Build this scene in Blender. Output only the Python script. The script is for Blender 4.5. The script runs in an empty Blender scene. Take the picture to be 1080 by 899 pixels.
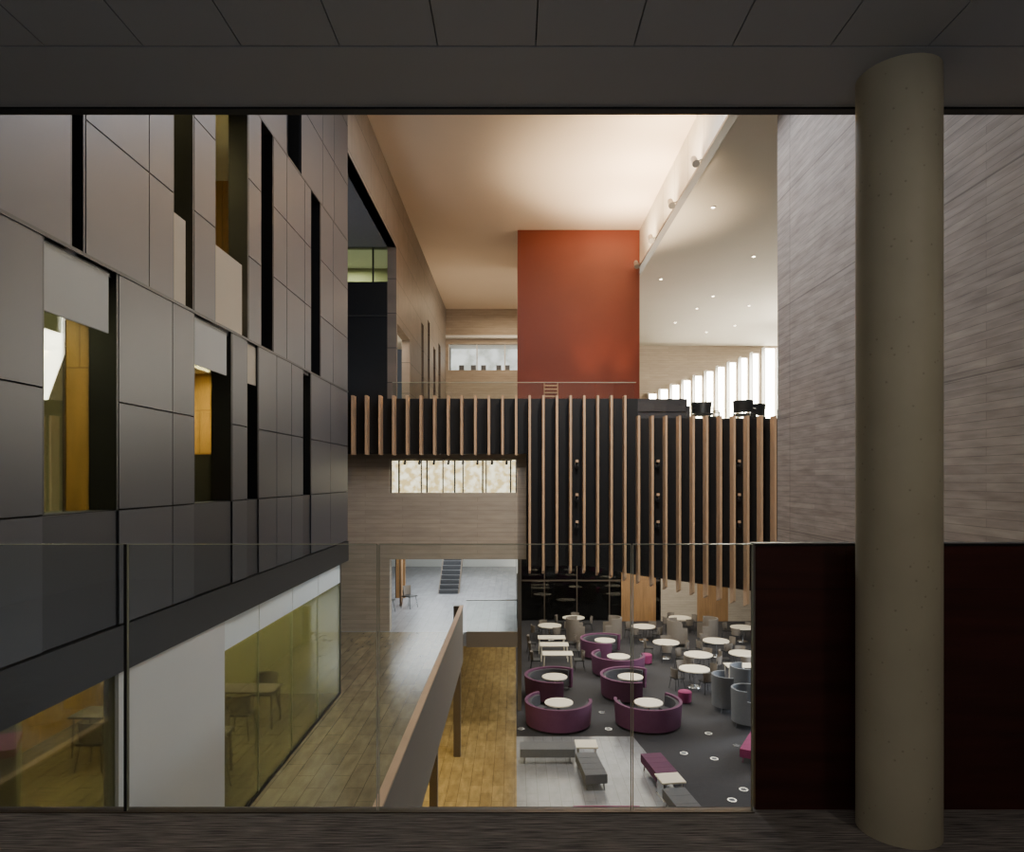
import bpy, math, random, bmesh
from mathutils import Vector, Matrix
random.seed(4)
E = 8.3   # eye height above the atrium floor (m)
S = bpy.context.scene

# ------------------------------------------------------------------ materials
def nodes(name):
    m = bpy.data.materials.new(name); m.use_nodes = True
    nt = m.node_tree
    return m, nt, nt.nodes['Principled BSDF']

def plain(name, col, rough=0.5, metal=0.0, var=0.12, scale=6.0, emit=0, bump=0.0, spec=0.5, pores=0):
    m, nt, p = nodes(name)
    tc = nt.nodes.new('ShaderNodeTexCoord')
    n = nt.nodes.new('ShaderNodeTexNoise'); n.inputs['Scale'].default_value = scale; n.inputs['Detail'].default_value = 4
    nt.links.new(tc.outputs['Object'], n.inputs['Vector'])
    r = nt.nodes.new('ShaderNodeMix'); r.data_type = 'RGBA'
    r.inputs[6].default_value = (*[c*(1-var) for c in col], 1); r.inputs[7].default_value = (*[min(1, c*(1+var)) for c in col], 1)
    nt.links.new(n.outputs['Fac'], r.inputs[0]); out = r.outputs[2]
    if pores:
        v = nt.nodes.new('ShaderNodeTexVoronoi'); v.inputs['Scale'].default_value = pores; nt.links.new(tc.outputs['Object'], v.inputs['Vector'])
        mr = nt.nodes.new('ShaderNodeMapRange'); mr.inputs['From Min'].default_value = .05; mr.inputs['From Max'].default_value = .13; mr.inputs['To Min'].default_value = .66; mr.inputs['To Max'].default_value = 1
        nt.links.new(v.outputs['Distance'], mr.inputs['Value'])
        vm = nt.nodes.new('ShaderNodeVectorMath'); vm.operation = 'SCALE'; nt.links.new(out, vm.inputs[0]); nt.links.new(mr.outputs[0], vm.inputs['Scale']); out = vm.outputs[0]
    nt.links.new(out, p.inputs['Base Color'])
    p.inputs['Roughness'].default_value = rough; p.inputs['Metallic'].default_value = metal
    p.inputs['Specular IOR Level'].default_value = spec
    if bump:
        b = nt.nodes.new('ShaderNodeBump'); b.inputs['Strength'].default_value = bump
        n2 = nt.nodes.new('ShaderNodeTexNoise'); n2.inputs['Scale'].default_value = scale*12
        nt.links.new(tc.outputs['Object'], n2.inputs['Vector']); nt.links.new(n2.outputs['Fac'], b.inputs['Height'])
        nt.links.new(b.outputs['Normal'], p.inputs['Normal'])
    return m

def planks(name, axes, c1, c2, mortar, w, h, rough=0.6, msize=0.01, noise=0.35, bump=0.3, nscale=(0.6, 6), spec=0.5, offset=0.5, big=0):
    """board pattern in world metres; axes e.g. 'YZ' = runs along Y, stacked in Z"""
    m, nt, p = nodes(name)
    tc = nt.nodes.new('ShaderNodeTexCoord'); sep = nt.nodes.new('ShaderNodeSeparateXYZ'); cmb = nt.nodes.new('ShaderNodeCombineXYZ')
    nt.links.new(tc.outputs['Object'], sep.inputs[0])
    nt.links.new(sep.outputs[axes[0]], cmb.inputs[0]); nt.links.new(sep.outputs[axes[1]], cmb.inputs[1])
    br = nt.nodes.new('ShaderNodeTexBrick'); br.inputs['Scale'].default_value = 1
    br.offset = offset
    br.inputs['Color1'].default_value = (*c1, 1); br.inputs['Color2'].default_value = (*c2, 1); br.inputs['Mortar'].default_value = (*mortar, 1)
    br.inputs['Mortar Size'].default_value = msize; br.inputs['Brick Width'].default_value = w; br.inputs['Row Height'].default_value = h
    nt.links.new(cmb.outputs[0], br.inputs['Vector'])
    mp = nt.nodes.new('ShaderNodeMapping'); mp.inputs['Scale'].default_value = (nscale[0], nscale[1], 1)
    nt.links.new(cmb.outputs[0], mp.inputs['Vector'])
    n = nt.nodes.new('ShaderNodeTexNoise'); n.inputs['Scale'].default_value = 2.0; n.inputs['Detail'].default_value = 6
    nt.links.new(mp.outputs[0], n.inputs['Vector'])
    mr = nt.nodes.new('ShaderNodeMapRange'); mr.inputs['From Min'].default_value = .3; mr.inputs['From Max'].default_value = .7
    mr.inputs['To Min'].default_value = 1-noise; mr.inputs['To Max'].default_value = 1+noise
    nt.links.new(n.outputs['Fac'], mr.inputs['Value'])
    vm = nt.nodes.new('ShaderNodeVectorMath'); vm.operation = 'SCALE'
    nt.links.new(br.outputs['Color'], vm.inputs[0]); nt.links.new(mr.outputs[0], vm.inputs['Scale']); out = vm.outputs[0]
    if big:   # formwork lifts: larger tonal panels
        b2 = nt.nodes.new('ShaderNodeTexBrick'); b2.offset = .0; b2.inputs['Scale'].default_value = 1; b2.inputs['Brick Width'].default_value = 4.8; b2.inputs['Row Height'].default_value = 2.4
        b2.inputs['Color1'].default_value = (1,1,1,1); b2.inputs['Color2'].default_value = (1-big,1-big,1-big,1); b2.inputs['Mortar'].default_value = (.6,.6,.6,1); b2.inputs['Mortar Size'].default_value = .012
        nt.links.new(cmb.outputs[0], b2.inputs['Vector'])
        v2 = nt.nodes.new('ShaderNodeVectorMath'); v2.operation = 'MULTIPLY'; nt.links.new(out, v2.inputs[0]); nt.links.new(b2.outputs['Color'], v2.inputs[1]); out = v2.outputs[0]
    nt.links.new(out, p.inputs['Base Color'])
    p.inputs['Roughness'].default_value = rough; p.inputs['Specular IOR Level'].default_value = spec
    if bump:
        b = nt.nodes.new('ShaderNodeBump'); b.inputs['Strength'].default_value = bump; b.inputs['Distance'].default_value = 0.01
        nt.links.new(mr.outputs[0], b.inputs['Height']); nt.links.new(b.outputs['Normal'], p.inputs['Normal'])
    return m

def glass(name, tint=(0.93, 0.97, 0.95), refl=1.0, ior=1.45):
    m = bpy.data.materials.new(name); m.use_nodes = True; nt = m.node_tree
    nt.nodes.remove(nt.nodes['Principled BSDF'])
    out = nt.nodes['Material Output']
    t = nt.nodes.new('ShaderNodeBsdfTransparent'); t.inputs[0].default_value = (*tint, 1)
    g = nt.nodes.new('ShaderNodeBsdfGlossy'); g.inputs['Roughness'].default_value = 0.01
    f = nt.nodes.new('ShaderNodeFresnel'); f.inputs['IOR'].default_value = ior
    mu = nt.nodes.new('ShaderNodeMath'); mu.operation = 'MULTIPLY'; mu.inputs[1].default_value = refl; mu.use_clamp = True
    mx = nt.nodes.new('ShaderNodeMixShader')
    nt.links.new(f.outputs[0], mu.inputs[0]); nt.links.new(mu.outputs[0], mx.inputs[0])
    nt.links.new(t.outputs[0], mx.inputs[1]); nt.links.new(g.outputs[0], mx.inputs[2]); nt.links.new(mx.outputs[0], out.inputs[0])
    return m

def daylight(name, col, strength, col2=None, scale=3):
    m = bpy.data.materials.new(name); m.use_nodes = True; nt = m.node_tree
    nt.nodes.remove(nt.nodes['Principled BSDF'])
    e = nt.nodes.new('ShaderNodeEmission'); e.inputs[1].default_value = strength
    tc = nt.nodes.new('ShaderNodeTexCoord'); n = nt.nodes.new('ShaderNodeTexNoise'); n.inputs['Scale'].default_value = scale; n.inputs['Detail'].default_value = 8
    cr = nt.nodes.new('ShaderNodeValToRGB'); cr.color_ramp.elements[0].position = .42; cr.color_ramp.elements[1].position = .6
    c2 = col2 or tuple(c*.85 for c in col)
    cr.color_ramp.elements[0].color = (*c2, 1); cr.color_ramp.elements[1].color = (*col, 1)
    nt.links.new(tc.outputs['Object'], n.inputs['Vector']); nt.links.new(n.outputs['Fac'], cr.inputs[0]); nt.links.new(cr.outputs[0], e.inputs[0])
    nt.links.new(e.outputs[0], nt.nodes['Material Output'].inputs[0])
    return m

M = {}
M['panel'] = plain('zinc_panel', (0.052, 0.053, 0.060), .42, .25, .14, .7)
M['panel_b'] = plain('zinc_panel_dark', (0.028, 0.028, 0.032), .45, .3, .14, .8)
M['black'] = plain('black_metal', (0.012, 0.012, 0.013), .45, .2)
M['backing'] = plain('dark_backing', (0.015, 0.015, 0.015), .8)
M['bronze'] = planks('bronze_boards', 'YZ', (0.19, 0.155, 0.125), (0.165, 0.135, 0.108), (0.04, 0.035, 0.03), 2.2, 1.15, .5, .012, .12, .05, (1, 1))
M['spandrel'] = plain('beige_spandrel', (0.26, 0.215, 0.155), .5, .1, .08, 1)
M['blind'] = plain('roller_blind', (0.46, 0.45, 0.40), .8, 0, .05, 2)
M['pale_band'] = plain('pale_glass_band', (0.85, 0.90, 0.90), .7, 0, .05, 2)  # pale colour for the strip along the top of the glass wall
M['conc_yz'] = planks('board_concrete_side', 'YZ', (0.35, 0.30, 0.26), (0.295, 0.25, 0.22), (0.20, 0.17, 0.15), 2.4, .11, .85, .004, .22, .35, (.8, 5), big=.10)
M['conc_xz'] = planks('board_concrete_front', 'XZ', (0.42, 0.35, 0.275), (0.37, 0.31, 0.245), (0.27, 0.23, 0.185), 2.4, .14, .85, .005, .10, .2, (.7, 5))
M['conc_col'] = plain('fair_faced_concrete', (0.42, 0.37, 0.26), .6, 0, .26, 2.2, bump=.10, pores=22)
M['ceil'] = plain('ceiling_plaster', (0.68, 0.56, 0.44), .85, 0, .04, .5)
M['white'] = plain('white_paint', (0.72, 0.72, 0.70), .6, 0, .03, 1)
M['cream'] = planks('cream_panelling', 'YZ', (0.80, 0.75, 0.66), (0.76, 0.71, 0.62), (0.40, 0.33, 0.25), 1.6, 1.5, .6, .012, .05, 0, (1, 1))
M['soffit'] = plain('soffit_plaster', (0.42, 0.385, 0.325), .85, 0, .04, 1)
M['red'] = plain('red_lacquer_wall', (0.185, 0.032, 0.012), .5, 0, .10, .8)
M['fin'] = plain('oak_fin', (0.54, 0.35, 0.21), .5, 0, .15, 3)
M['oak'] = planks('oak_panel', 'XZ', (0.50, 0.28, 0.07), (0.44, 0.23, 0.06), (0.2, 0.1, 0.03), .6, 2.4, .5, .006, .2, .1, (5, .4))
M['walnut'] = planks('warm_timber_panel', 'XZ', (0.30, 0.16, 0.06), (0.25, 0.13, 0.05), (0.12, 0.06, 0.02), .6, 2.4, .5, .006, .2, .1, (5, .4))
M['oaky'] = planks('oak_panel_side', 'YZ', (0.45, 0.27, 0.08), (0.38, 0.22, 0.07), (0.2, 0.1, 0.03), .6, 2.4, .5, .006, .2, .1, (5, .4))
M['walk'] = planks('timber_block_floor', 'YX', (0.225, 0.185, 0.110), (0.17, 0.14, 0.085), (0.08, 0.06, 0.035), .9, .3, .22, .006, .26, .03, (1, 3))
M['stone'] = planks('grey_floor_tiles', 'YX', (0.31, 0.31, 0.33), (0.27, 0.27, 0.29), (0.17, 0.17, 0.18), .9, .3, .26, .006, .12, .02, (1, 2))
M['groundwood'] = planks('ground_timber_floor', 'YX', (0.34, 0.24, 0.10), (0.27, 0.185, 0.075), (0.12, 0.08, 0.04), .9, .3, .25, .006, .24, .04, (1, 3))
M['carpet'] = plain('charcoal_carpet', (0.036, 0.033, 0.038), .95, 0, .25, 8, bump=.3)
M['carpet2'] = planks('striped_carpet', 'XY', (0.18, 0.155, 0.14), (0.165, 0.142, 0.13), (0.15, 0.13, 0.12), 1.0, .5, .95, .001, .75, .6, (3, 60))
M['metalceil'] = plain('metal_ceiling_tile', (0.31, 0.32, 0.34), .5, .1, .05, 1)
M['groove'] = plain('ceiling_groove', (0.03, 0.03, 0.03), .8)
M['darkwood'] = planks('dark_mahogany', 'XZ', (0.050, 0.011, 0.008), (0.042, 0.010, 0.007), (0.02, 0.006, 0.005), 3, 1.3, .4, .002, .3, .05, (.8, 8))
M['parapet'] = plain('brown_parapet', (0.17, 0.135, 0.10), .6, 0, .1, 2)
M['steelcol'] = plain('brown_steel', (0.09, 0.065, 0.045), .4, .3)
M['glass'] = glass('balustrade_glass', (0.96, 0.98, 0.965), .9)
M['gedge'] = plain('glass_edge', (0.34, 0.35, 0.27), .2, 0, .1, 4)
M['wglass'] = glass('office_glass', (0.86, 0.90, 0.82), .7, 1.45)
M['dglass'] = glass('dark_glass', (0.45, 0.45, 0.42), 1.2, 1.5)
M['purple'] = plain('purple_fabric', (0.125, 0.034, 0.088), .85, 0, .15, 10)
M['magenta'] = plain('magenta_fabric', (0.27, 0.03, 0.12), .85, 0, .15, 10)
M['charcoal'] = plain('charcoal_fabric', (0.055, 0.052, 0.060), .9, 0, .15, 10)
M['grey'] = plain('grey_fabric', (0.15, 0.15, 0.16), .9, 0, .12, 10)
M['bluegrey'] = plain('bluegrey_fabric', (0.16, 0.165, 0.18), .9, 0, .12, 10)
M['tan'] = plain('tan_fabric', (0.17, 0.14, 0.115), .9, 0, .12, 10)
M['laminate'] = plain('cream_laminate', (0.86, 0.76, 0.61), .4, 0, .03, 2)
M['chrome'] = plain('chrome', (0.6, 0.6, 0.6), .25, 1, .03)
M['lampbody'] = plain('lamp_body_grey', (0.30, 0.28, 0.25), .4, .2, .03)
M['chairblk'] = plain('black_plastic', (0.02, 0.02, 0.022), .45)
M['lamp'] = daylight('lamp_lens', (1, .85, .6), 25)
M['day'] = daylight('daylight_glazing', (1.0, .95, .80), 36.0, (.95, .88, .7), .4)
M['dayleaf'] = daylight('daylight_foliage', (1.0, .90, .66), 2.5, (.60, .44, .20), 4)
M['dayhi'] = daylight('daylight_clerestory', (.85, .88, .82), 1.5, (.5, .52, .45), 1.2)
M['offwall'] = plain('office_wall', (0.42, 0.40, 0.26), .8, 0, .06, 1)
M['tread'] = plain('dark_tread', (0.04, 0.04, 0.045), .6)

# ------------------------------------------------------------------ builder
class B:
    def __init__(s, name): s.n = name; s.v = []; s.f = []; s.m = []; s.mats = []
    def mi(s, mat):
        if mat not in s.mats: s.mats.append(mat)
        return s.mats.index(mat)
    def add(s, vs, fs, mat):
        o = len(s.v); s.v += [tuple(v) for v in vs]; i = s.mi(mat)
        for f in fs: s.f.append([o+k for k in f]); s.m.append(i)
    def box(s, x0, x1, y0, y1, z0, z1, mat):
        x0, x1 = sorted((x0, x1)); y0, y1 = sorted((y0, y1)); z0, z1 = sorted((z0, z1))
        s.add([(x0,y0,z0),(x1,y0,z0),(x1,y1,z0),(x0,y1,z0),(x0,y0,z1),(x1,y0,z1),(x1,y1,z1),(x0,y1,z1)],
              [(0,3,2,1),(4,5,6,7),(0,1,5,4),(1,2,6,5),(2,3,7,6),(3,0,4,7)], mat)
    def tube(s, p0, p1, r0, mat, r1=None, seg=10):
        p0 = Vector(p0); p1 = Vector(p1); r1 = r0 if r1 is None else r1
        d = (p1-p0).normalized(); a = d.orthogonal().normalized(); b = d.cross(a)
        vs = []
        for p, r in ((p0, r0), (p1, r1)):
            for k in range(seg):
                t = 2*math.pi*k/seg; vs.append(p + a*math.cos(t)*r + b*math.sin(t)*r)
        fs = [(k, (k+1) % seg, seg+(k+1) % seg, seg+k) for k in range(seg)]
        fs += [tuple(range(seg))[::-1], tuple(range(seg, 2*seg))]
        s.add(vs, fs, mat)
    def ring(s, cx, cy, r0, r1, a0, a1, z0, z1, mat, seg=28, taper=0.0):
        vs = []
        for k in range(seg+1):
            t = math.radians(a0+(a1-a0)*k/seg); c, sn = math.cos(t), math.sin(t)
            vs += [(cx+c*r0, cy+sn*r0, z0), (cx+c*r1, cy+sn*r1, z0), (cx+c*(r1+taper), cy+sn*(r1+taper), z1), (cx+c*(r0+taper), cy+sn*(r0+taper), z1)]
        fs = []
        for k in range(seg):
            o = 4*k; q = o+4
            for j in range(4):
                j2 = (j+1) % 4; fs.append((o+j, o+j2, q+j2, q+j))
        fs += [(0, 3, 2, 1), (4*seg, 4*seg+1, 4*seg+2, 4*seg+3)]
        s.add(vs, fs, mat)
    def wall(s, axis, p0, p1, u0, u1, v0, v1, holes, mat):
        us = sorted({u0, u1, *[h[0] for h in holes], *[h[1] for h in holes]}); vs = sorted({v0, v1, *[h[2] for h in holes], *[h[3] for h in holes]})
        for a, b in zip(us, us[1:]):
            run = None
            for c, d in list(zip(vs, vs[1:])) + [(None, None)]:
                solid = c is not None and not any(h[0] <= (a+b)/2 <= h[1] and h[2] <= (c+d)/2 <= h[3] for h in holes)
                if solid: run = (run[0], d) if run else (c, d)
                elif run:
                    if axis == 'Y': s.box(a, b, p0, p1, run[0], run[1], mat)
                    else: s.box(p0, p1, a, b, run[0], run[1], mat)
                    run = None
    def done(s, bevel=0, loc=None, rot=0, smooth=False):
        me = bpy.data.meshes.new(s.n); me.from_pydata(s.v, [], s.f)
        for m in s.mats: me.materials.append(M[m])
        me.polygons.foreach_set('material_index', s.m); me.update()
        bm = bmesh.new(); bm.from_mesh(me); bmesh.ops.recalc_face_normals(bm, faces=bm.faces[:])
        if bevel: bmesh.ops.bevel(bm, geom=[e for e in bm.edges if len(e.link_faces) == 2 and e.calc_face_angle(0) > .6], offset=bevel, segments=2, affect='EDGES', clamp_overlap=True)
        bm.to_mesh(me); bm.free()
        o = bpy.data.objects.new(s.n, me); S.collection.objects.link(o)
        if smooth:
            for p in me.polygons: p.use_smooth = True
            me.set_sharp_from_angle(angle=math.radians(40))
        if loc: o.location = loc
        o.rotation_euler.z = math.radians(rot)
        return o

def inst(o, loc, rot=0):
    n = bpy.data.objects.new(o.name.split('.')[0], o.data); S.collection.objects.link(n)
    n.location = loc; n.rotation_euler.z = math.radians(rot); return n

XL = -3.94      # left façade
XR = 5.8        # right concrete wall
YE = 3.07       # edge of the viewing balcony

# ------------------------------------------------------------------ balcony (camera side)
b = B('floor_balcony'); b.box(-6, 5.8, -4, 3.12, E-1.62, E-1.5, 'carpet2'); b.box(-6, 5.8, -4, 3.2, E-1.95, E-1.62, 'white'); b.done()
b = B('ceiling_balcony')
zc = E+1.72
b.box(-6, 5.8, -4, 3.15, zc+.03, zc+.35, 'groove')
x0 = 0.083-.39*15
for i in range(32):
    a = x0+i*.39
    if a > 5.5: break
    for y0, y1 in ((-3.9, -1.2), (-1.19, 1.2), (1.21, 2.712)):
        b.box(a+.0025, a+.3875, y0, y1, zc, zc+.03, 'metalceil')
b.box(-6, 5.8, 2.722, 3.15, zc, zc+.03, 'metalceil')
b.box(-6, 5.8, 3.15, 3.2, zc-.0, E+9.7, 'white')
b.box(-6, 5.8, 3.155, 3.205, zc-.012, zc+.03, 'black')
b.done()
b = B('wall_back'); b.box(-6, 6.2, -4.15, -4, E-1.5, zc+.3, 'metalceil'); b.done()
b = B('wall_balcony_left'); b.box(-6.15, -6, -4, 3.1, E-1.95, zc+.3, 'metalceil'); b.done()

b = B('concrete_column')
b.tube((1.64, 2.92, E-1.5), (1.64, 2.92, zc), .165, 'conc_col', seg=64)
b.done(smooth=True)

b = B('glass_balustrade')
xs = [-3.9, -2.9, -1.75, -.617, .528, 1.075]
for a, c in zip(xs, xs[1:]):
    b.box(a+.006, c-.006, YE, YE+.015, E-1.5, E-.298, 'glass')
    b.box(a+.003, a+.006, YE, YE+.015, E-1.5, E-.298, 'gedge'); b.box(c-.006, c-.003, YE, YE+.015, E-1.5, E-.298, 'gedge')
    b.box(a+.006, c-.006, YE, YE+.015, E-.298, E-.294, 'gedge')
b.box(-3.9, 1.075, YE-.012, YE+.03, E-1.53, E-1.495, 'steelcol')
b.box(-1.757, -1.745, YE-.004, YE+.02, E-1.5, E-.295, 'black')
b.done()
b = B('timber_parapet'); b.box(1.090, 5.78, YE+.022, YE+.085, E-1.52, E-.305, 'darkwood'); b.box(1.085, 5.78, YE+.017, YE+.09, E-.305, E-.293, 'black'); b.done(.002)

# ------------------------------------------------------------------ left façade
f = B('wall_left_facade')
def pan(y0, y1, rows, mat='panel'):
    for r0, r1 in zip(rows, rows[1:]):
        f.box(XL, XL-.04, y0+.008, y1-.008, E+r0+.008, E+r1-.008, mat)
low = [-1.46, -.31, .76, 2.05]
up = [2.05, 3.3, 4.45, 5.6]
def solid(y0, y1, z0, z1): f.box(XL-.04, XL-.28, y0, y1, E+z0, E+z1, 'backing')
st1 = [(3.2,4.6,'P'),(4.6,5.70,'P'),(5.70,6.79,'W'),(6.79,7.86,'P'),(7.86,8.39,'P'),(8.39,9.52,'W'),(9.52,10.05,'P'),(10.05,10.5,'W'),
       (10.5,11.3,'P'),(11.3,12.05,'P'),(12.05,12.7,'P'),(12.7,13.2,'W'),(13.2,14.6,'P'),(14.6,16.1,'P')]
for a, c, t in st1:
    if t == 'P': pan(a, c, low); solid(a, c, -1.46, 2.05)
    else:
        f.box(XL-.02, XL-.05, a+.008, c-.008, E-1.452, E-.32, 'panel_b'); solid(a, c, -1.46, -.31)
        if c < 13: f.box(XL-.03, XL-.05, a, c-.12 if c-a > .6 else c, E+1.42, E+2.0, 'blind' if c-a > .6 else 'spandrel')
        f.box(XL-.04, XL-.28, a, c, E+1.98, E+2.05, 'black')
        f.box(XL-.005, XL-.28, c-.03, c, E-.31, E+2.04, 'black')
        f.box(XL-.005, XL-.28, a, a+.02, E-.31, E+2.04, 'black')
        f.box(XL-.26, XL-.27, a, c, E-.31, E+2.0, 'dglass' if c-a < .6 else 'wglass')
st2 = [(3.2,4.9,'P'),(4.9,6.06,'P'),(6.06,6.27,'S'),(6.27,7.36,'P'),(7.36,7.88,'P'),(7.88,8.39,'W'),(8.39,8.98,'P'),(8.98,10.1,'W'),(10.1,10.6,'P'),
       (10.6,11.15,'S'),(11.15,11.8,'P'),(11.8,12.8,'P'),(12.8,13.2,'P'),(13.2,13.85,'S'),(13.85,14.8,'P'),(14.8,16.1,'P')]
for a, c, t in st2:
    if t == 'P': pan(a, c, up); solid(a, c, 2.05, 5.6)
    else:
        if t == 'W':
            f.box(XL-.05, XL-.09, a, c-.12, E+2.05, E+3.12, 'spandrel'); solid(a, c, 5.4, 5.6)
            f.box(XL-.26, XL-.27, a, c, E+3.12, E+5.5, 'wglass')
        else: f.box(XL-.24, XL-.28, a, c, E+2.05, E+5.6, 'black')
        f.box(XL-.005, XL-.28, c-.03, c, E+2.06, E+5.6, 'black'); f.box(XL-.005, XL-.28, a, a+.02, E+2.06, E+5.6, 'black')
rows3 = [5.6, 6.9, 8.3, 9.7]
st3 = [(3.2,5,'P'),(5,6.8,'P'),(6.8,8,'P'),(8,9.3,'P'),(9.3,10.5,'P'),(10.5,11.8,'P'),(11.8,12.6,'S'),(12.6,14,'P'),(14,14.9,'P'),(14.9,16.1,'P')]
for a, c, t in st3:
    if t == 'P': pan(a, c, rows3); solid(a, c, 5.6, 9.7)
    else: f.box(XL-.24, XL-.28, a, c, E+5.6, E+9.7, 'black')
f.box(XL+.02, XL-.28, 3.2, 16.1, E-1.93, E-1.47, 'black')
f.box(XL+.012, XL, 3.2, 16.1, E+2.03, E+2.065, 'black')
f.box(XL+.005, XL, 3.2, 16.1, E+5.58, E+5.615, 'black')
f.done()
b = B('wall_facade_return'); b.box(XL-.28, -9, 15.9, 16.1, E-4.9, E+9.7, 'backing'); b.done()

b = B('wall_left_upper')
YB = 39.0
H = [(16.1, 22.7, E+2.5, E+7.7), (22.9, 25.6, E+2.5, E+5.2), (28.8,29.5,E+2.5,E+6.6), (30.9,31.6,E+2.5,E+7.2), (33.0,33.9,E+2.5,E+6.4), (35.2,36.2,E+2.5,E+7.0)]
b.wall('X', XL-.3, XL, 16.1, YB, E+2.55, E+9.7, H, 'bronze')
b.done()
b = B('wall_recess')
b.box(-8, XL-.3, 22.7, 22.9, E+2.6, E+6.55, 'black'); b.box(-8, XL-.3, 22.7, 22.9, E+7.68, E+7.9, 'black')
b.box(-8, XL-.3, 22.66, 22.7, E+5.4, E+5.43, 'groove')
b.box(-8.2, -8, 16.1, 23, E+2.6, E+7.8, 'black')
b.box(-8, XL-.3, 25, 25.1, E+6.2, E+7.8, 'offwall')
b.box(-8, XL-.3, 22.78, 22.8, E+6.55, E+7.68, 'wglass'); b.box(-4.75, -4.7, 22.72, 22.8, E+6.55, E+7.68, 'black')
b.done()
b = B('ceiling_recess'); b.box(-8, XL-.02, 16.1, 22.9, E+7.7, E+7.8, 'bluegrey'); b.box(-8, XL-.3, 22.9, 25, E+7.7, E+7.8, 'white'); b.done()
b = B('wall_slit_backs')
for y0, y1, z1 in ((28.8,29.5,6.6),(30.9,31.6,7.2),(33.0,33.9,6.4),(35.2,36.2,7.0)):
    b.box(XL-.3, XL-.22, y0, y1, E+2.5, E+z1, 'black')
b.box(XL-1.6, XL-1.5, 22.9, 28, E+2.5, E+5.4, 'white')
b.box(XL-1.6, XL-.3, 22.9, 28, E+5.3, E+5.4, 'white')
b.done()

b = B('floor_office'); b.box(-9, XL-.28, 3.2, 15.9, E-1.93, E-1.5, 'carpet'); b.done()
for z in (2.0, 5.5):
    b = B('ceiling_office'); b.box(-9, XL-.28, 3.2, 15.9, E+z, E+z+.12, 'white'); b.done()
b = B('wall_office_rear'); b.box(-9.1, -9, 3.2, 15.9, E-4.9, E+9.7, 'offwall'); b.done()
b = B('wall_office_end'); b.box(-9, XL-.28, 3.1, 3.2, E-4.9, E+9.7, 'offwall'); b.done()
def part(n, *a):
    b = B(n); b.box(*a); b.box(a[0]-.0, a[0]+.03, a[2]-.02, a[2], a[4], a[5], 'black'); b.done()
part('oak_partition', -5.29, -4.62, 8.0, 8.12, E-1.5, E+2.0, 'oak')
part('office_partition', -9, -5.8, 10.4, 10.5, E-1.5, E+2.0, 'offwall')
part('oak_partition', -6.6, -4.5, 13.0, 13.1, E-1.5, E+2.0, 'oak')
part('oak_partition', -6.5, -5.1, 11.2, 11.3, E+2.12, E+5.5, 'oak')
part('oak_partition', -8.0, -4.75, 12.6, 12.7, E+2.12, E+5.5, 'oak')
b = B('office_cabinet'); b.box(-5.75, -4.55, 12.0, 12.45, E-1.5, E+.42, 'chairblk'); b.box(-5.77, -4.53, 11.98, 12.47, E+.42, E+.45, 'oak')
for k in range(3): b.box(-5.72+k*.4, -5.36+k*.4, 11.98, 12.0, E-1.4, E+.38, 'panel_b')
b.done(.004)

# ------------------------------------------------------------------ level below : walkway, glass rooms
W = E-4.9
b = B('floor_walkway'); b.box(-9, -1.62, 3.2, 21.8, W-.4, W, 'walk'); b.done()
b = B('floor_landing'); b.box(-9, .08, 21.8, 38, W-.45, W, 'stone'); b.done()
b = B('walkway_parapet')
b.box(-1.62, -1.54, 3.2, 20.3, E-5.45, E-3.8, 'parapet'); b.box(-1.64, -1.52, 3.2, 20.32, E-3.8, E-3.77, 'fin')
b.done(.004)
b = B('walkway_column')
b.box(-1.83, -1.62, 20.33, 20.55, 0, E-3.8, 'steelcol'); b.done(.01)
for yy in (14.6, 9.0):
    b = B('walkway_column'); b.box(-1.83, -1.66, yy, yy+.2, 0, W-.4, 'steelcol'); b.done(.01)
b = B('landing_column'); b.box(.1, .24, 24.4, 24.6, 0, E-2.6, 'parapet'); b.done(.01)
b = B('landing_glass_balustrade')
for a, c in ((-1.55, -.75), (-.74, .06)): b.box(a, c, 21.82, 21.835, W, E-3.9, 'glass')
b.box(-1.56, .07, 21.81, 21.845, E-3.9, E-3.87, 'chrome')
b.box(.055, .07, 21.85, 37, W, E-3.9, 'glass'); b.box(.045, .08, 21.85, 37, E-3.9, E-3.87, 'chrome')
b.box(-1.54, .08, 21.74, 21.8, W-.47, W+.02, 'parapet')
b.done()

b = B('wall_left_lower'); b.box(XL, XL-.15, 6.79, 9.27, W, E-1.93, 'white'); b.done()
b = B('window_1')
for y0, y1 in ((3.2, 5.0), (5.01, 6.79), (9.27, 10.6), (10.61, 12.2), (12.21, 13.8), (13.81, 15.5)):
    b.box(XL-.05, XL-.035, y0, y1-.01, W+.05, E-1.93, 'wglass'); b.box(XL-.05, XL-.035, y1-.01, y1, W+.05, E-1.93, 'gedge')
    if y0 > 9: b.box(XL-.033, XL-.03, y0, y1-.01, E-2.36, E-1.94, 'pale_band')  # pale opaque strip over the top of the panes
b.box(XL-.06, XL-.02, 3.2, 6.79, W, W+.05, 'black'); b.box(XL-.06, XL-.02, 9.27, 15.5, W, W+.05, 'black')
b.box(XL-.06, XL-.02, 15.5, 15.54, W, E-1.93, 'black')
b.done()
b = B('ceiling_meeting_room'); b.box(-9, XL-.28, 3.2, 15.9, E-2.05, E-1.94, 'white'); b.done()
b = B('wall_meeting_room')
b.box(-9, XL-.08, 15.55, 15.65, W, E-1.95, 'offwall')
b.box(-8.9, -8.8, 3.2, 15.5, W, E-2.06, 'oaky')
b.box(-8.8, -6.5, 8.9, 9.0, W, E-2.06, 'offwall')
b.done()

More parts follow.
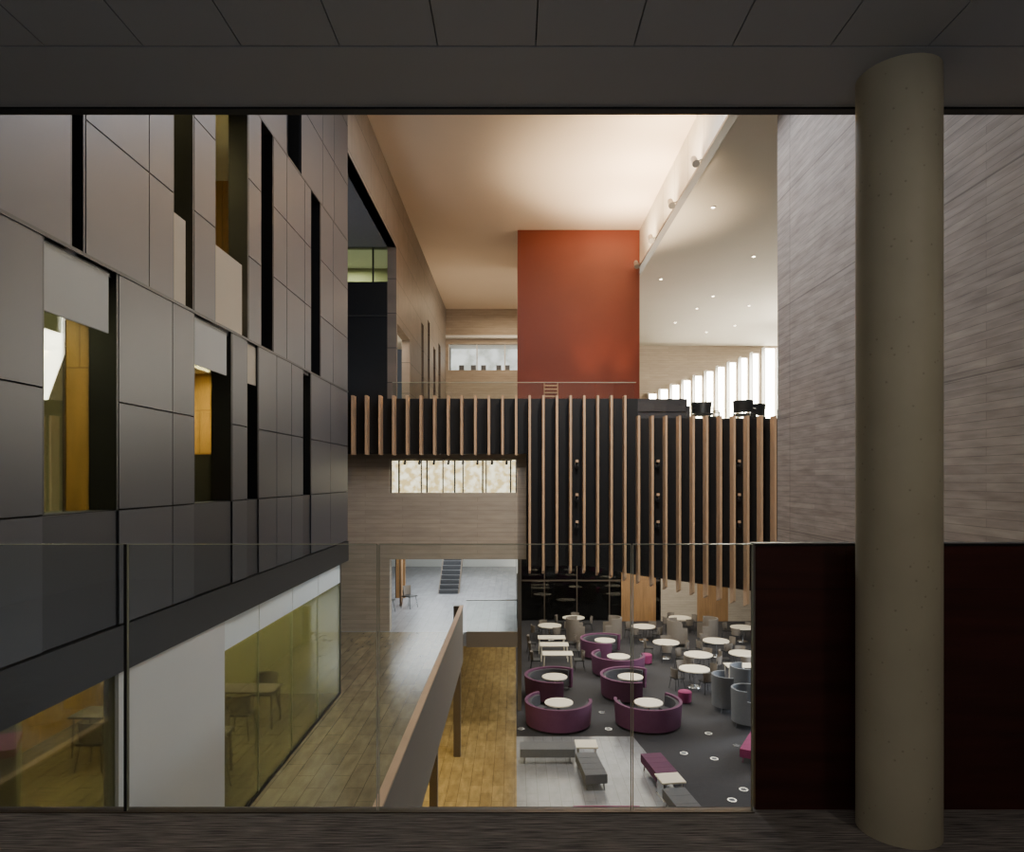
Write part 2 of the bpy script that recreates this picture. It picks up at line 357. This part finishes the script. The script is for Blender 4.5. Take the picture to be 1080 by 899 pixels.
# ------------------------------------------------------------------ end wall
b = B('wall_end_concrete')
b.wall('Y', 21.9, 22.3, -9, .365, W, E+.9, [(-4.02, .365, W, E-2.59), (-4.02, .06, E-.46, E+.61)], 'conc_xz')
b.done()
b = B('window_2')
for x in (-4.02, -3.05, -2.35, -1.7, -.95, .02): b.box(x, x+.04, 22.12, 22.17, E-.46, E+.61, 'chrome')
b.box(-4.02, .06, 22.14, 22.15, E-.46, E+.61, 'glass')
b.done()
b = B('wall_end_room')
b.box(-6, .36, 22.3, 27, E-1.0, E-.6, 'white')
b.box(-6, .36, 27, 27.1, E-.6, E+.8, 'dayleaf')
for x in (-4.6,-3.5,-2.4,-1.3,-.2): b.box(x, x+.06, 26.9, 27, E-.6, E+.8, 'black')
b.done()
b = B('ceiling_end_room'); b.box(-6, .36, 22.3, 27, E+.75, E+.85, 'white'); b.done()
b = B('track_light_rail')   # dark services rail with lamp heads just under the ceiling of the end room
b.box(-4.4, -.1, 23.0, 23.06, E+.60, E+.66, 'black')
for k in range(9):
    x = -4.2+k*.49; b.tube((x,23.03,E+.6),(x,23.03,E+.56),.012,'black'); b.tube((x,22.97,E+.50),(x,23.1,E+.57),.045,'black')
for x in (-4.3,-2.2,-.2): b.tube((x,23.03,E+.66),(x,23.03,E+.75),.012,'black')
b.done()

b = B('wall_landing_back'); b.box(-9, .36, 38.1, 38.3, W-.4, E-2.0, 'white'); b.done()
b = B('ceiling_landing'); b.box(-9, .36, 22.3, 38, E-2.6, E-2.5, 'white'); b.done()
part('oak_partition', -6.2, -4.9, 25.5, 25.6, W, E-2.6, 'walnut')
part('oak_partition', -4.9, -4.5, 28.0, 28.1, W, E-2.6, 'walnut')
part('oak_partition', -4.42, -4.35, 26.2, 26.5, W, E-2.6, 'walnut')
b = B('staircase')
for i in range(12):
    b.box(-3.22, -2.42, 29+i*.28, 29.32+i*.28, W+i*.17+.10, W+i*.17+.17, 'tread'); b.box(-3.22, -2.42, 29.0+i*.28, 29.03+i*.28, W+i*.17, W+i*.17+.1, 'panel')
for xx in (-3.27, -2.42):
    b.add([(xx,29,W),(xx,29.4,W),(xx,32.5,W+1.9),(xx,32.3,W+2.1),(xx+.05,29,W),(xx+.05,29.4,W),(xx+.05,32.5,W+1.9),(xx+.05,32.3,W+2.1)],[(0,1,2,3),(4,7,6,5),(0,4,5,1),(1,5,6,2),(2,6,7,3),(3,7,4,0)],'steelcol')
b.done()

# ------------------------------------------------------------------ slatted box
b = B('wall_slatted')
def quadwall(x0, x1, zb0, zb1, zt, mat, y0=21.5, y1=21.7):
    b.add([(x0,y0,zb0),(x1,y0,zb1),(x1,y0,zt),(x0,y0,zt),(x0,y1,zb0),(x1,y1,zb1),(x1,y1,zt),(x0,y1,zt)],
          [(0,1,2,3),(4,7,6,5),(0,4,5,1),(1,5,6,2),(2,6,7,3),(3,7,4,0)], mat)
quadwall(-8.9, .365, E+.78, E+.78, E+2.52, 'black')
quadwall(.365, 2.3, E-2.75, E-2.75, E+2.52, 'black')
quadwall(2.3, 3.87, E-2.75, E-3.05, E+2.52, 'black')
quadwall(3.87, 13, E-3.05, E-4.3, E+1.9, 'black')
b.done()
b = B('wall_hall_upper_side'); b.box(.37, .5, 21.7, 38, E-2.6, E+2.3, 'black'); b.done()
b = B('floor_terrace')
b.box(-8.9, 3.87, 21.7, 39, E+2.3, E+2.5, 'soffit'); b.box(3.87, 16, 21.7, 42.5, E+1.7, E+1.88, 'soffit'); b.box(3.8, 3.87, 21.7, 42, E+1.8, E+2.5, 'black')
b.done()
b = B('ceiling_hall'); b.box(.5, 16, 21.7, 40, E-2.75, E-2.6, 'soffit'); b.done()
b = B('timber_fins')
x = -8.41
while x < 12.5:
    zt = E+2.58 if x < 3.8 else E+1.95
    if x < .3: zb = E+.74
    elif x < 2.3: zb = E-2.85
    else: zb = E-2.85-(x-2.3)*.21
    w = .035; y0, y1 = 21.12, 21.49
    zz = zb-.14 if x > .3 else zb
    b.add([(x-w,y0,zb),(x+w,y0,zb),(x+w,y1,zz),(x-w,y1,zz),(x-w,y0,zt),(x+w,y0,zt),(x+w,y1,zt),(x-w,y1,zt)],
          [(0,3,2,1),(4,5,6,7),(0,1,5,4),(1,2,6,5),(2,3,7,6),(3,0,4,7)], 'fin')
    x += .4225
b.done()
b = B('terrace_glass_balustrade')
xx = -3.9
while xx < 3.8:
    b.box(xx+.01, min(xx+1.28, 3.8), 21.72, 21.735, E+2.5, E+3.05, 'glass'); xx += 1.29
b.box(-3.9, 3.85, 21.71, 21.745, E+3.05, E+3.07, 'gedge')
xx = 3.95
while xx < 12:
    b.box(xx+.01, xx+1.28, 21.72, 21.735, E+1.88, E+2.5, 'glass'); xx += 1.29
b.done()
for k in (24.5, 30.5, 36.5):
    for dz in (.45, -.6, -1.45):
        b = B('spotlight_fixture'); b.box(-.06,.06,-.02,.0,-.1,.1,'chrome'); b.tube((0,-.02,.04),(0,-.16,.1),.05,'chairblk'); b.tube((0,-.02,-.04),(0,-.16,-.1),.05,'chairblk'); b.box(-.045,.045,-.18,-.15,.06,.14,'fin')
        b.done(loc=(-8.41+.4225*k, 21.49, E+dz))

# ------------------------------------------------------------------ upper volume
b = B('ceiling_atrium'); b.box(XL, 4.87, 3.2, YB, E+9.7, E+9.9, 'ceil'); b.done()
b = B('ceiling_office_top'); b.box(-9.1, XL, 3.2, YB, E+9.72, E+9.9, 'white'); b.done()
b = B('ceiling_side_soffit'); b.box(5.0, 24, 3.2, 42.6, E+8.28, E+8.5, 'soffit'); b.done()
b = B('trim_light_trough'); b.box(4.87, 5.0, 3.2, 42.6, E+8.26, E+9.7, 'cream'); b.box(4.83, 5.04, 3.2, 42.6, E+8.2, E+8.27, 'steelcol'); b.done()
b = B('red_lift_core'); b.box(.11, 4.86, 26.6, 31.5, E+2.5, E+9.69, 'red'); b.done()
b = B('vent_grille')
for i in range(6): b.box(1.15, 1.66, 26.55, 26.59, E+2.9+i*.14, E+2.95+i*.14, 'fin')
b.box(1.13,1.16,26.54,26.6,E+2.8,E+3.72,'fin'); b.box(1.65,1.68,26.54,26.6,E+2.8,E+3.72,'fin'); b.done()
b = B('wall_rear_upper')
b.wall('Y', YB, YB+.3, XL-.3, 4.87, E+2.3, E+9.7, [(-3.8, 4, E+6.2, E+7.7)], 'conc_xz')
b.box(-3.94, 4.8, YB-.25, YB, E+8.0, E+8.15, 'white')
b.done()
b = B('window_3')
b.box(-3.8, 4, YB+1.6, YB+1.7, E+6.0, E+7.9, 'dayhi'); b.box(-3.8, 4, YB+.3, YB+1.6, E+6.1, E+6.2, 'white'); b.box(-3.8, 4, YB+.3, YB+1.6, E+7.7, E+7.8, 'white')
for x in (-3.8,-2.2,-.6,1.0): b.box(x, x+.06, YB+.1, YB+.2, E+6.2, E+7.7, 'white')
for x in (-3.3,-2.6,-2.0,-1.1,-.6): b.box(x, x+.3, YB+1.3, YB+1.4, E+6.2, E+6.7, 'grey')
b.done()
b = B('wall_rear_right')
YR = 42.6
holes = []
for i in range(10):
    xa = 8.3+i*.71; holes.append((xa, xa+.56, E+2.2, E+5.3+i*.28))
holes += [(15.45, 16.3, E+2.2, E+8.15), (16.4, 17.3, E+2.2, E+8.15), (17.4, 18.4, E+2.2, E+8.15), (18.5, 19.6, E+2.2, E+8.15)]
b.wall('Y', YR, YR+.25, 4.87, 24, E+1.7, E+8.4, holes, 'conc_xz'); b.done()
b = B('window_4')
b.box(8, 24, YR+.5, YR+.55, E+1.9, E+8.4, 'day')
for h in holes: b.box(h[0]-.06, h[0]-.01, YR-.5, YR-.01, E+1.9, h[3], 'white')
b.done()
b = B('wall_terrace_right'); b.box(24, 24.2, 3.2, 43, 0, E+8.5, 'conc_yz'); b.done()
for Y in (17.7, 20.4, 23.4, 26.2):
    b = B('track_spotlight')
    b.tube((0,0,.02),(-.16,0,-.05),.02,'lampbody'); b.tube((-.18,-.14,-.16),(-.18,.1,.08),.10,'lampbody',.08,16); b.tube((-.18,.1,.08),(-.18,.105,.086),.06,'lamp',None,16)
    b.done(loc=(4.84, Y, E+8.26), smooth=True)
for (px, py) in ((752,218),(795,270),(697,294),(752,312),(735,325),(790,322),(712,340),(775,343),(745,350)):
    Y = 5961.6/(505-py)
    b = B('ceiling_downlight'); b.tube((0,0,-.03),(0,0,0),.08,'white',None,20); b.tube((0,0,-.035),(0,0,-.03),.05,'lamp',None,20)
    b.done(loc=((px-543)/720*Y, Y, E+8.28))

b = B('wall_right'); b.box(XR, XR+.5, 3.2, 15.08, 0, E+8.28, 'conc_yz'); b.done()
b = B('wall_right_gallery'); b.box(XR, XR+.5, -4, 3.2, E-1.95, E+1.75, 'conc_yz'); b.done()

# ------------------------------------------------------------------ ground floor
b = B('floor')
b.box(-9, 24, 2, 43, -.3, -.02, 'stone')
b.box(-9, .05, 3, 42, -.02, 0, 'groundwood')
b.box(.05, 24, 3, 21.97, -.02, 0, 'stone')
b.box(.05, 24, 21.97, 42, -.02, 0, 'carpet')
b.add([(4.5,16.9,0.001),(24,16.9,.001),(24,21.97,.001),(3.8,21.97,.001),(4.5,16.9,.006),(24,16.9,.006),(24,21.97,.006),(3.8,21.97,.006)],[(0,3,2,1),(4,5,6,7),(0,1,5,4),(1,2,6,5),(2,3,7,6),(3,0,4,7)],'carpet')
b.box(4.6, 24, 3, 16.9, 0, .006, 'carpet')
b.done()
b = B('wall_under_walkway'); b.box(-6, -5.9, 3.2, 38, 0, W-.4, 'parapet'); b.box(-6, -1, 38, 38.1, 0, W-.45, 'oak'); b.done()
b = B('wall_ground_rear')
b.box(-1, 24, 40.3, 40.4, 0, E-2.76, 'backing')
b.box(6.2, 8.2, 39.7, 39.8, 0, E-2.76, 'walnut')
b.box(8.5, 10.6, 39.7, 39.8, 0, E-2.76, 'conc_xz'); b.box(10.6, 12.4, 39.7, 39.8, 0, E-2.76, 'walnut'); b.box(12.4, 20, 39.7, 39.8, 0, E-2.76, 'conc_xz')
b.done()
b = B('window_5')
for i in range(12):
    x = -.2+i*1.9
    b.box(x, x+.06, 39.9, 40.0, 0, E-2.76, 'steelcol'); b.box(x+.06, x+1.9, 39.94, 39.95, 0, E-2.76, 'dglass')
b.box(-.2, 22.7, 39.88, 40.0, 2.3, 2.38, 'steelcol')
b.done()

# ------------------------------------------------------------------ furniture
def build_booth():
    b = B('curved_booth_sofa')
    b.ring(0,0,.58,1.0, 60, 290, .14,.42,'charcoal',36)
    b.ring(0,0,.985,1.09, 55, 295, .08,.82,'purple',36, .05)
    b.ring(0,0,.88,.98, 60, 290, .42,.76,'charcoal',36, .04)
    for a in (90,133,175,218,262):   # upholstery seams
        c, s_ = math.cos(math.radians(a)), math.sin(math.radians(a))
        b.tube((.59*c,.59*s_,.425),(.87*c,.87*s_,.425),.006,'chairblk',None,6)
    for a in (62,120,175,230,288):
        c, s_ = math.cos(math.radians(a)), math.sin(math.radians(a))
        b.tube((.66*c,.66*s_,0),(.66*c,.66*s_,.15),.025,'chrome'); b.tube((1.02*c,1.02*s_,0),(1.02*c,1.02*s_,.15),.025,'chrome')
    return b.done(.025, smooth=True)
def build_round(r=.48, name='round_cafe_table'):
    b = B(name); b.tube((0,0,.70),(0,0,.735),r,'laminate',None,40); b.tube((0,0,.03),(0,0,.70),.04,'chrome',None,14); b.tube((0,0,0),(0,0,.03),.26,'chrome',.24,28)
    return b.done(smooth=True)
def build_chair(seat='chairblk'):
    b = B('dining_chair')
    b.box(-.22,.22,-.22,.20,.43,.47,seat)
    b.ring(0,-.05,.24,.265,  35,145,.47,.82,'tan',12,.03)
    for sx in (-1,1):
        for sy in (-1,1):
            b.tube((sx*.17,sy*.16,.43),(sx*.23,sy*.22,0),.013,'chrome')
    b.tube((-.2,.12,.43),(-.19,.17,.66),.012,'chrome'); b.tube((.2,.12,.43),(.19,.17,.66),.012,'chrome')
    return b.done(.008, smooth=True)
def build_high(mat):
    b = B('high_back_armchair')
    b.box(-.36,.36,-.34,.3,.2,.44,mat)
    b.ring(0,.0,.44,.51,-10,190,.18,1.28,mat,24,.02)
    b.box(-.51,-.44,-.38,0,.18,.95,mat); b.box(.44,.51,-.38,0,.18,.95,mat)
    for sx in (-1,1):
        for sy in (-1,1): b.tube((sx*.33,sy*.27,.2),(sx*.36,sy*.3,0),.018,'chrome')
    return b.done(.02, smooth=True)
def build_bench(L, mat):
    b = B('upholstered_bench')
    b.box(-L/2,L/2,-.3,.3,.2,.44,mat)
    for i in range(1,4): b.box(-L/2+i*L/4-.004,-L/2+i*L/4+.004,-.303,.303,.21,.443,'chairblk')
    for sx in (-1,1):
        for sy in (-1,1): b.tube((sx*(L/2-.15),sy*.22,.2),(sx*(L/2-.12),sy*.24,0),.02,'chrome')
    b.tube((-L/2+.15,0,.17),(L/2-.15,0,.17),.02,'chrome')
    return b.done(.03, smooth=True)
def build_rect(L=1.5, Wd=.7, top='laminate'):
    b = B('rectangular_table'); b.box(-L/2,L/2,-Wd/2,Wd/2,.70,.735,top)
    for sx in (-1,1):
        for sy in (-1,1): b.tube((sx*(L/2-.07),sy*(Wd/2-.07),.70),(sx*(L/2-.05),sy*(Wd/2-.05),0),.02,'chrome')
    b.box(-L/2+.08,L/2-.08,-.02,.02,.62,.70,'chrome')
    return b.done(.006)
def build_low():
    b = B('bench_side_table'); b.box(-.32,.32,-.3,.3,.46,.5,'laminate'); b.box(-.27,-.23,-.25,.25,0.03,.46,'chrome'); b.box(.23,.27,-.25,.25,.03,.46,'chrome'); b.box(-.27,.27,-.03,.03,.4,.46,'chrome')
    b.box(-.29,-.21,-.28,.28,0,.03,'chrome'); b.box(.21,.29,-.28,.28,0,.03,'chrome')
    return b.done(.005)
def build_pouf():
    b = B('upholstered_pouf'); b.tube((0,0,.05),(0,0,.40),.24,'magenta',.25,28); b.tube((0,0,.40),(0,0,.44),.25,'magenta',.2,28); b.tube((0,0,0),(0,0,.05),.2,'chairblk',None,28)
    return b.done(.01, smooth=True)

def place(proto, loc, rot=0):
    if proto.get('used'): return inst(proto, loc, rot)
    proto['used'] = 1; proto.location = loc; proto.rotation_euler.z = math.radians(rot); return proto
booth = build_booth(); rt = build_round()
# rear booth of each pair opens to the right/front, the front booth opens to the rear
for x, y, r in ((1.5,26.1,-10),(1.47,23.1,70),(4.4,26.1,-10),(4.5,23.1,110),(4.2,32.0,-15),(4.4,29.1,75)):
    place(booth, (x, y, 0), r); place(rt, (x+.02, y, 0))
big = build_round(.60, 'round_dining_table'); chair = build_chair()
tabs = [(1.8,35.2),(6.6,35.0),(7.0,31.6),(9.4,31.9),(7.9,29.4),(9.9,29.6),(7.15,27.2),(11.6,34.8),(3.2,37.2),(9.0,37.2),(11.9,31.0)]
for k, (x, y) in enumerate(tabs):
    place(big, (x, y, 0))
    for j in range(4):
        a = math.radians(30*(k % 3)+90*j+20); d = .80
        place(chair, (x+math.cos(a)*d, y+math.sin(a)*d, 0), math.degrees(a)-90)
tb = build_rect(1.3,.7)
for x, y in ((1.75,32.6),(1.8,31.2),(1.85,29.6)):
    place(tb, (x, y, 0))
    for sx in (-1, 1): place(chair, (x+sx*.95, y, 0), -90*sx)
hb = build_high('tan'); hb2 = build_high('bluegrey')
for x, y, r in ((3.1,34.4,90),(4.9,34.6,-90),(8.1,34.0,90),(9.7,34.4,-90)): place(hb, (x, y, 0), r)
for x, y, r in ((8.6,25.6,90),(7.6,24.5,90),(7.8,22.9,60),(9.0,23.6,-90),(10.2,25.6,-90)): place(hb2, (x, y, 0), r)
place(tb, (9.2,27.7,0), 0)
bn1 = build_bench(1.6,'grey'); place(bn1, (.95,20.1,0), 0)
bn2 = build_bench(1.5,'grey'); place(bn2, (2.1,18.85,0), 95)
lt = build_low(); place(lt, (2.1,20.1,0)); place(lt, (4.05,17.8,0), 8)
bn3 = build_bench(1.3,'purple'); place(bn3, (3.98,18.9,0), 98)
bn4 = build_bench(1.7,'grey'); place(bn4, (4.15,16.5,0), 98)
bn5 = build_bench(1.6,'magenta'); place(bn5, (7.2,20.4,0), 60); place(bn5, (2.2,16.1,0), 0)
pf = build_pouf()
for x, y in ((6.3,25.3),(5.9,30.6)): place(pf, (x, y, 0))
b = B('floor_box'); b.ring(0,0,.08,.12,0,359.9,.006,.014,'chrome',24); b.tube((0,0,.006),(0,0,.010),.08,'grey',None,20); fb = b.done()
for x, y in ((5.1,20.6),(5.9,20.2),(5.6,17.6),(6.3,22.2),(3.1,22.6),(6.1,18.2),(.2,22.6),(6.9,21.2),(3.1,24.2)): place(fb, (x, y, 0))

mt = build_rect(1.2,.6,'tan')
for x, y in ((-5.3,11.2),(-5.3,13.6),(-7.2,12.2),(-5.4,5.0)):
    place(mt, (x, y, W), 0)
    for sy in (-1, 1): place(chair, (x+.1, y+sy*.62, W), 0 if sy > 0 else 180)
place(rt, (-4.75,9.9,W)); place(chair, (-4.75,10.65,W), 0); place(chair, (-5.45,9.8,W), 90)
for x, y in ((-4.7,25.0),(-4.0,25.9)): place(chair, (x, y, W), 60)
place(chair, (-5.5,11.3,E-1.5), 40)
def build_lounge():
    b = B('terrace_armchair'); b.box(-.30,.30,-.28,.26,.36,.44,'chairblk'); b.ring(0,-.02,.33,.36,20,160,.46,.90,'chairblk',16,.05)
    for sx in (-1,1):
        b.tube((sx*.31,-.26,.62),(sx*.33,.12,.62),.02,'chairblk'); b.tube((sx*.31,-.26,.62),(sx*.31,-.26,0),.018,'chairblk'); b.tube((sx*.33,.12,.62),(sx*.33,.28,0),.018,'chairblk')
    return b.done(.01, smooth=True)
lg = build_lounge()
for k, x in enumerate((6.7,7.4,8.2,9.0,9.8,10.6,11.4)):
    place(lg, (x, 24.4+(k % 2)*1.2, E+1.88), 70*k)
b = B('terrace_sofa'); b.box(-1,1,-.4,.4,.1,.45,'charcoal'); b.box(-1,1,.25,.45,.45,.9,'charcoal'); b.box(-1.1,-.95,-.4,.45,.1,.65,'charcoal'); b.box(.95,1.1,-.4,.45,.1,.65,'charcoal')
for sx in (-.95,.95): b.tube((sx,-.3,0),(sx,-.3,.1),.03,'chrome'); b.tube((sx,.3,0),(sx,.3,.1),.03,'chrome')
b.done(.03, loc=(5.0,24.2,E+1.88), rot=180)

# ------------------------------------------------------------------ lights
def area(name, loc, size, power, col=(1,1,1), rot=(0,0,0), sizey=None, spread=180):
    l = bpy.data.lights.new(name, 'AREA'); l.energy = power; l.color = col; l.size = size
    if sizey: l.shape = 'RECTANGLE'; l.size_y = sizey
    l.spread = math.radians(spread)
    o = bpy.data.objects.new(name, l); S.collection.objects.link(o); o.location = loc; o.rotation_euler = [math.radians(a) for a in rot]; return o
def spot(name, loc, target, power, col, angle=80, blend=1, r=.15):
    l = bpy.data.lights.new(name, 'SPOT'); l.energy = power; l.color = col; l.spot_size = math.radians(angle); l.spot_blend = blend; l.shadow_soft_size = r
    o = bpy.data.objects.new(name, l); S.collection.objects.link(o); o.location = loc
    o.rotation_euler = (Vector(target)-Vector(loc)).to_track_quat('-Z', 'Y').to_euler(); return o
warm = (1, .77, .50); neutral = (1, .92, .79); cool = (.82, .89, 1)
area('atrium_top_fill', (1.5, 14, E+9.5), 4, 950, cool, (0,0,0), 5)  # added fill for walkway, facade and right wall; ceiling has no opening
spot('facade_fill', (4.5, 11.5, E+5.5), (-3.94, 15.2, E-.3), 1300, (.74,.84,1), 48, r=1)  # added cool spot in mid-air, brightens the far end of the facade
for y in (18.0, 21.0, 24.0): spot('ceiling_uplight', (4.1, y, E+7.9), (3.9, y+.2, E+9.7), 900, warm, 165, r=.5)
spot('ceiling_wash', (3.9, 22.5, E+3.4), (3.7, 21.6, E+9.7), 6000, warm, 78, r=.6)
spot('ceiling_wash', (-1.5, 32, E+3.4), (-1.5, 32, E+9.7), 450, warm, 120)
for x in (2.9, 4.1): spot('red_wall_uplight', (x, 25.4, E+3), (x, 26.6, E+5.4), 190, warm, 52, r=.25)
area('terrace_daylight', (15, 33, E+6.5), 6, 2000, (1,.91,.76), (0,70,0), 5)
area('hall_side_fill', (14, 25, 4.2), 8, 1800, cool, (0,75,0), 3)  # added fill from the right for the furniture; no window built there
area('hall_top_fill', (5.5, 31, E-2.85), 10, 1350, neutral, (0,0,0), 14)  # added broad fill over the furniture under the box, no fitting modelled
spot('hall_rear_fill', (8, 36, E-3.1), (8.5, 39.8, 2.5), 260, warm, 110)  # added spot that lifts the dark rear wall
area('landing_light', (-2.5, 29, E-2.7), 4, 500, (.95,.97,1), (0,0,0), 10)
area('end_room_light', (-2, 24.5, E+.7), 3, 130, neutral, (0,0,0), 2)
for x in (-5.2, -7.2): area('meeting_room_light', (x, 12.4, E-2.1), .2, 120, (1,.88,.5), (0,0,0), 5.5)
area('meeting_room_light', (-6.3, 5.5, E-2.1), .2, 34, (1,.75,.42), (0,0,0), 3)
for x in (-5.5, -7.2):
    area('office_light', (x, 6.2, E+1.95), .2, 90, (1,.9,.55), (0,0,0), 3)
    area('office_light', (x, 11.5, E+1.95), .2, 150, (1,.82,.42), (0,0,0), 2.4)
    area('office_light', (x, 9.3, E+5.4), .2, 200, (1,.78,.4), (0,0,0), 3.5)
area('recess_light', (-6, 24, E+7.6), 1.5, 90, (.95,1,.7), (0,0,0), 1)
area('recess_up_light', (-6, 19, E+2.6), 2, 60, cool, (180,0,0), 4)  # area light low in the recess, facing up at its ceiling
area('slit_room_light', (XL-.9, 25, E+5.2), .8, 110, (1,.85,.65), (0,0,0), 3)
area('clerestory_light', (0, 36, E+9.3), 4, 230, warm, (0,0,0), 3)
area('under_walkway_light', (-3.4, 14, W-.45), 2, 420, (1,.80,.38), (0,0,0), 16)
spot('fin_light', (3.5, 14, E+9.3), (3.5, 21.5, E-1), 3800, neutral, 70)
spot('end_wall_light', (-2, 14, E+9.3), (-2, 22, E-2), 1100, warm, 50)
area('balcony_ceiling_fill', (0, -2.2, E-.2), 4, 80, (.93,.96,1), (180,0,0), 1)  # added unseen fill behind the camera, brightens the balcony ceiling
for x in (-2.2, 0, 2.2): area('balcony_floor_fill', (x, 1.0 if x else -.6, zc-.03), .2, 13, neutral, (0,0,0))  # added unseen fills overhead, brighten the column and carpet

w = bpy.data.worlds.new('World'); S.world = w; w.use_nodes = True
w.node_tree.nodes['Background'].inputs[0].default_value = (.5, .55, .6, 1); w.node_tree.nodes['Background'].inputs[1].default_value = .1

# ------------------------------------------------------------------ camera
c = bpy.data.cameras.new('camera'); co = bpy.data.objects.new('camera', c); S.collection.objects.link(co)
c.sensor_width = 36; c.lens = 24; c.sensor_fit = 'HORIZONTAL'
c.shift_x = -3/1080; c.shift_y = 55.5/1080
co.location = (0, 0, E); co.rotation_euler = (math.radians(90), 0, 0); c.clip_start = .05; c.clip_end = 300
S.camera = co
